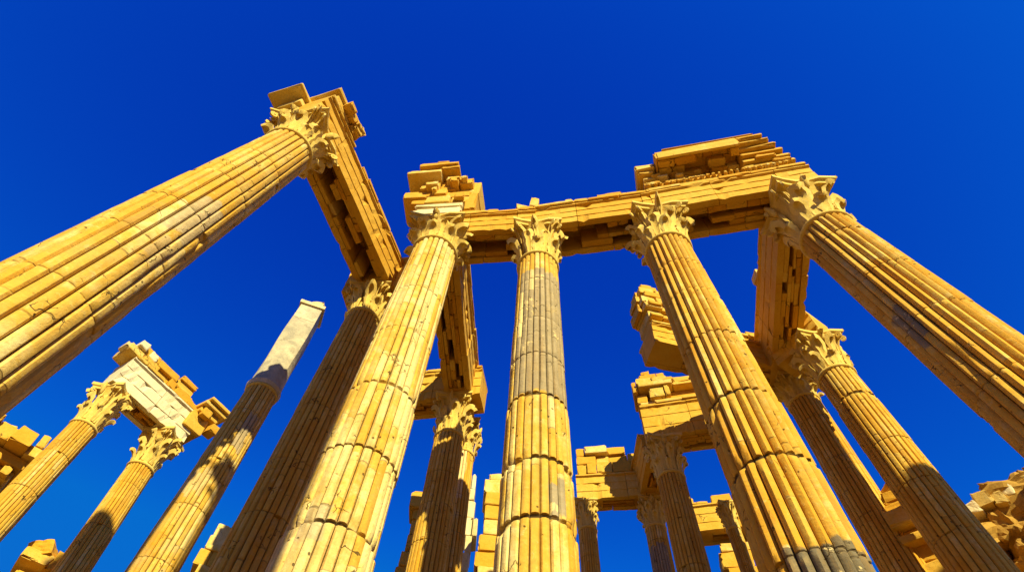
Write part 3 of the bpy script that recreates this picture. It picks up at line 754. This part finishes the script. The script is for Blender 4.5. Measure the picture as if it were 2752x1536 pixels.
while x < 3.5:
    w_ = min(rg.uniform(.35,.75), 3.6-x); cs.box(x+.006, x+w_-.006, -.98+rg.uniform(-.08,.14), .8, 11.204, 11.50+rg.uniform(-.08,.10), .03, rg)
    if rg.random() < .75: cs.box(x+.05, x+w_*rg.uniform(.6,.95), -.90+rg.uniform(-.05,.2), .7, 11.50, 11.64+rg.uniform(.0,.22), .04, rg)
    x += w_
cs.build('cornice', M_BLOCK, w1)
w2,_ = wall('ruined_pier', 'low ruined pier with a rounded top in the lower left corner', (-8.92,10.85), (-8.2,11.35), 0, 9.0, .7, 52, M_ROUGH, cat='pier')
cs = MB(); rg = random.Random(4); cs.box(-.05,.44,-.08,.7,9.0,9.22,.03,rg); cs.rock((.26,.30,9.30), (.46,.7,.34), rg, .07, 7, .85); cs.box(.445,.95,-.06,.7,9.0,9.38,.02,rg); cs.build('cap_stone', M_BLOCK, w2)
wall('ruined_wall', 'stepped golden masonry corner standing behind the dark shaded column', (-6.36,12.45), (-4.9,13.0), 0, 11.95, .8, 53, M_ROUGH, .36, jag=.3, slope=(-.18,0))
wall('ruined_pier', 'narrow jagged masonry pier peeping out left of the shaded middle column', (-2.06,11.85), (-1.45,11.85), 0, 12.25, .6, 54, M_BLOCK, .4, jag=.2, cat='pier', slope=(.08,0))
wall('ruined_wall', 'low broken wall at the bottom edge left of the shaded middle column', (-2.5,12.6), (-1.9,12.5), 0, 10.35, .6, 65, M_BLOCK, .4, jag=.3)
wall('pale_wall', 'tall pale ruined wall with a small sky opening beside the slim sunlit column', (-.95,12.5), (-.36,12.5), 0, 14.2, .6, 55, M_PALE, .45, jag=.35, holes=((-.1,.14,11.25,12.15),), slope=(-.05,.16), bw=.34)
wall('ruined_pier', 'stepped masonry pier close to the left side of the grey patched column', (-.42,11.0), (.5,11.0), 0, 12.2, .7, 56, M_ROUGH, .38, jag=.3, cat='pier', slope=(.16,0))
wall('ruined_pier', 'masonry pier below the short beam fragment, left of the thin distant column', (5.55,12.6), (6.3,12.4), 0, 12.0, .5, 57, M_ROUGH, .4, jag=.1, cat='pier')
w3,_ = wall('ruined_wall', 'low masonry wall with a cornice band, between the two right hand columns', (6.36,7.72), (6.86,7.28), 0, 8.4, .6, 58, M_BLOCK, .34, jag=.0)
cs = MB(); cs.box(-.05,.72,-.22,.6,8.404,8.70,.01); cs.box(-.03,.70,-.16,.6,8.12,8.26,.01); cs.box(.0,.68,-.06,.6,8.704,8.90,.02); cs.box(.06,.60,-.05,.6,8.904,9.10,.03); cs.rock((.36,.25,9.16),(.50,.5,.36),random.Random(6),.06,6,.8); cs.build('cornice', M_BLOCK, w3)
# column that carries the rear beam behind the orange one, and the dark column by the thin one
column('hidden fluted column behind the big orange one, holding up the rear beam', (4.32,7.62,11.6), .28, shaft_mat('hidden_shaft_stone', 18, .4), 28, (.0,.0), .18)

# rubble wall at the lower right edge
rw = thing('rubble_wall', 'crumbling wall of rough rubble stones in the lower right corner', 'wall', (7.65,7.6,0), math.atan2(-1.05,.95))
core = MB(); rg = random.Random(12)
core.box(.15,2.6,.42,.95,0,8.3,.02,rg); core.build('core', M_ROUGH, rw)
z = 5.6; k = 0
while z < 8.85:
    x = -.05 + rg.uniform(-.1,.1)
    h = rg.uniform(.22,.34)
    while x < 1.75:
        w_ = rg.uniform(.18,.42)
        gap = (z > 8.35 and x < .22) or (8.0 < z < 8.5 and .85 < x < 1.2) or rg.random() < .10
        if not gap and k < 99:
            m = MB(); m.rock((0,0,0), (w_*1.2, rg.uniform(.35,.75), h*1.3), rg, .24, 6, .72)
            m.build('stone', M_RUB, rw, (x+w_/2, .28+rg.uniform(-.28,.20), z+h/2)); k += 1
        x += w_
    z += h*.95
for q in range(9):
    x = .12 + q*.19; hh = rg.uniform(.16,.30); w_ = rg.uniform(.17,.24); m = MB()
    m.box(-w_/2, w_/2, -.30, .25, 0, hh, .03, rg)
    if not .85 < x < 1.05: m.build('stone', M_RUB if q % 3 else M_PALE, rw, (x, .22+rg.uniform(-.14,.1), 8.66+rg.uniform(-.08,.10)))
m = MB(); m.rock((0,0,0), (.52,.6,.9), rg, .08, 8, .8); m.build('stone', M_RUB, rw, (-.22,.42,8.55))

# added unseen columns behind the viewer, placed to cast shadows on the farther shafts
M_CASTER = shaft_mat('added_caster_stone', 19, .42)
SUN_AZ, SUN_EL = R(-17), R(33)       # direction the light travels, and its height
for x, y, H in ((-3.9,-2.0,17.4), (-.98,-2.0,15.0), (-.2,-2.0,16.1), (8.9,-2.0,13.0)):
    column('added unseen fluted column behind the viewer that casts shadows', (x, y, H), .40, M_CASTER, 90+int(x), (0,0), .2, top=H+.85, group='added shadow casting columns behind the viewer')

# ------------------------------------------------------------------ light, sky, camera
sun_dir = Vector((-math.sin(SUN_AZ)*math.cos(SUN_EL), -math.cos(SUN_AZ)*math.cos(SUN_EL), math.sin(SUN_EL)))   # towards the sun
sl = bpy.data.lights.new('sun', 'SUN'); sl.energy = 5.0; sl.angle = R(.53); sl.color = (1.0, .90, .47)
so = bpy.data.objects.new('sun', sl); COL.objects.link(so); so.location = sun_dir*60
so.rotation_euler = sun_dir.to_track_quat('Z', 'Y').to_euler()

W = bpy.data.worlds.new('World'); scn.world = W; W.use_nodes = True
wt = W.node_tree; bg = wt.nodes['Background']
sky = wt.nodes.new('ShaderNodeTexSky'); sky.sky_type = 'NISHITA'; sky.sun_disc = False
sky.sun_elevation = SUN_EL; sky.sun_rotation = math.atan2(sun_dir.x, sun_dir.y)
sky.air_density = 1.0; sky.dust_density = .2; sky.ozone_density = 4.0; sky.altitude = 300
sep = wt.nodes.new('ShaderNodeSeparateColor'); cmb = wt.nodes.new('ShaderNodeCombineColor')     # deep polarised blue
wt.links.new(sky.outputs[0], sep.inputs[0])
for k, (p, g_) in enumerate(((2.0, .02), (2.5, .365), (.95, 1.70))):
    pw = wt.nodes.new('ShaderNodeMath'); pw.operation = 'POWER'; pw.inputs[1].default_value = p
    ml = wt.nodes.new('ShaderNodeMath'); ml.operation = 'MULTIPLY'; ml.inputs[1].default_value = g_
    mn = wt.nodes.new('ShaderNodeMath'); mn.operation = 'MINIMUM'; mn.inputs[1].default_value = (.05, 1.05, 4.4)[k]
    wt.links.new(sep.outputs[k], pw.inputs[0]); wt.links.new(pw.outputs[0], ml.inputs[0]); wt.links.new(ml.outputs[0], mn.inputs[0]); wt.links.new(mn.outputs[0], cmb.inputs[k])
wt.links.new(cmb.outputs[0], bg.inputs['Color'])
bg.inputs['Strength'].default_value = .085

cam = bpy.data.cameras.new('camera'); co = bpy.data.objects.new('camera', cam); COL.objects.link(co)
cam.sensor_fit = 'HORIZONTAL'; cam.sensor_width = 36.0; cam.lens = 36.0*1550/2576; cam.clip_end = 5000; cam.clip_start = .05
# camera axes from the photograph's zenith point
zc = Vector((65, 861, 1550)).normalized()                 # world up in (right, up, forward)
yc = Vector((0,0,1)) - zc*zc.z; yc.normalize()
xc = Vector((1,0,0)) - zc*zc.x - yc*yc.x; xc.normalize()
rows = (xc, yc, zc)
right = Vector([r[0] for r in rows]); upv = Vector([r[1] for r in rows]); fwd = Vector([r[2] for r in rows])
co.matrix_world = Matrix(((right.x, upv.x, -fwd.x, 0), (right.y, upv.y, -fwd.y, 0), (right.z, upv.z, -fwd.z, 1.6), (0,0,0,1)))
scn.camera = co
scn.view_settings.view_transform = 'Standard'; scn.view_settings.look = 'None'; scn.view_settings.gamma = 1; scn.view_settings.exposure = .74
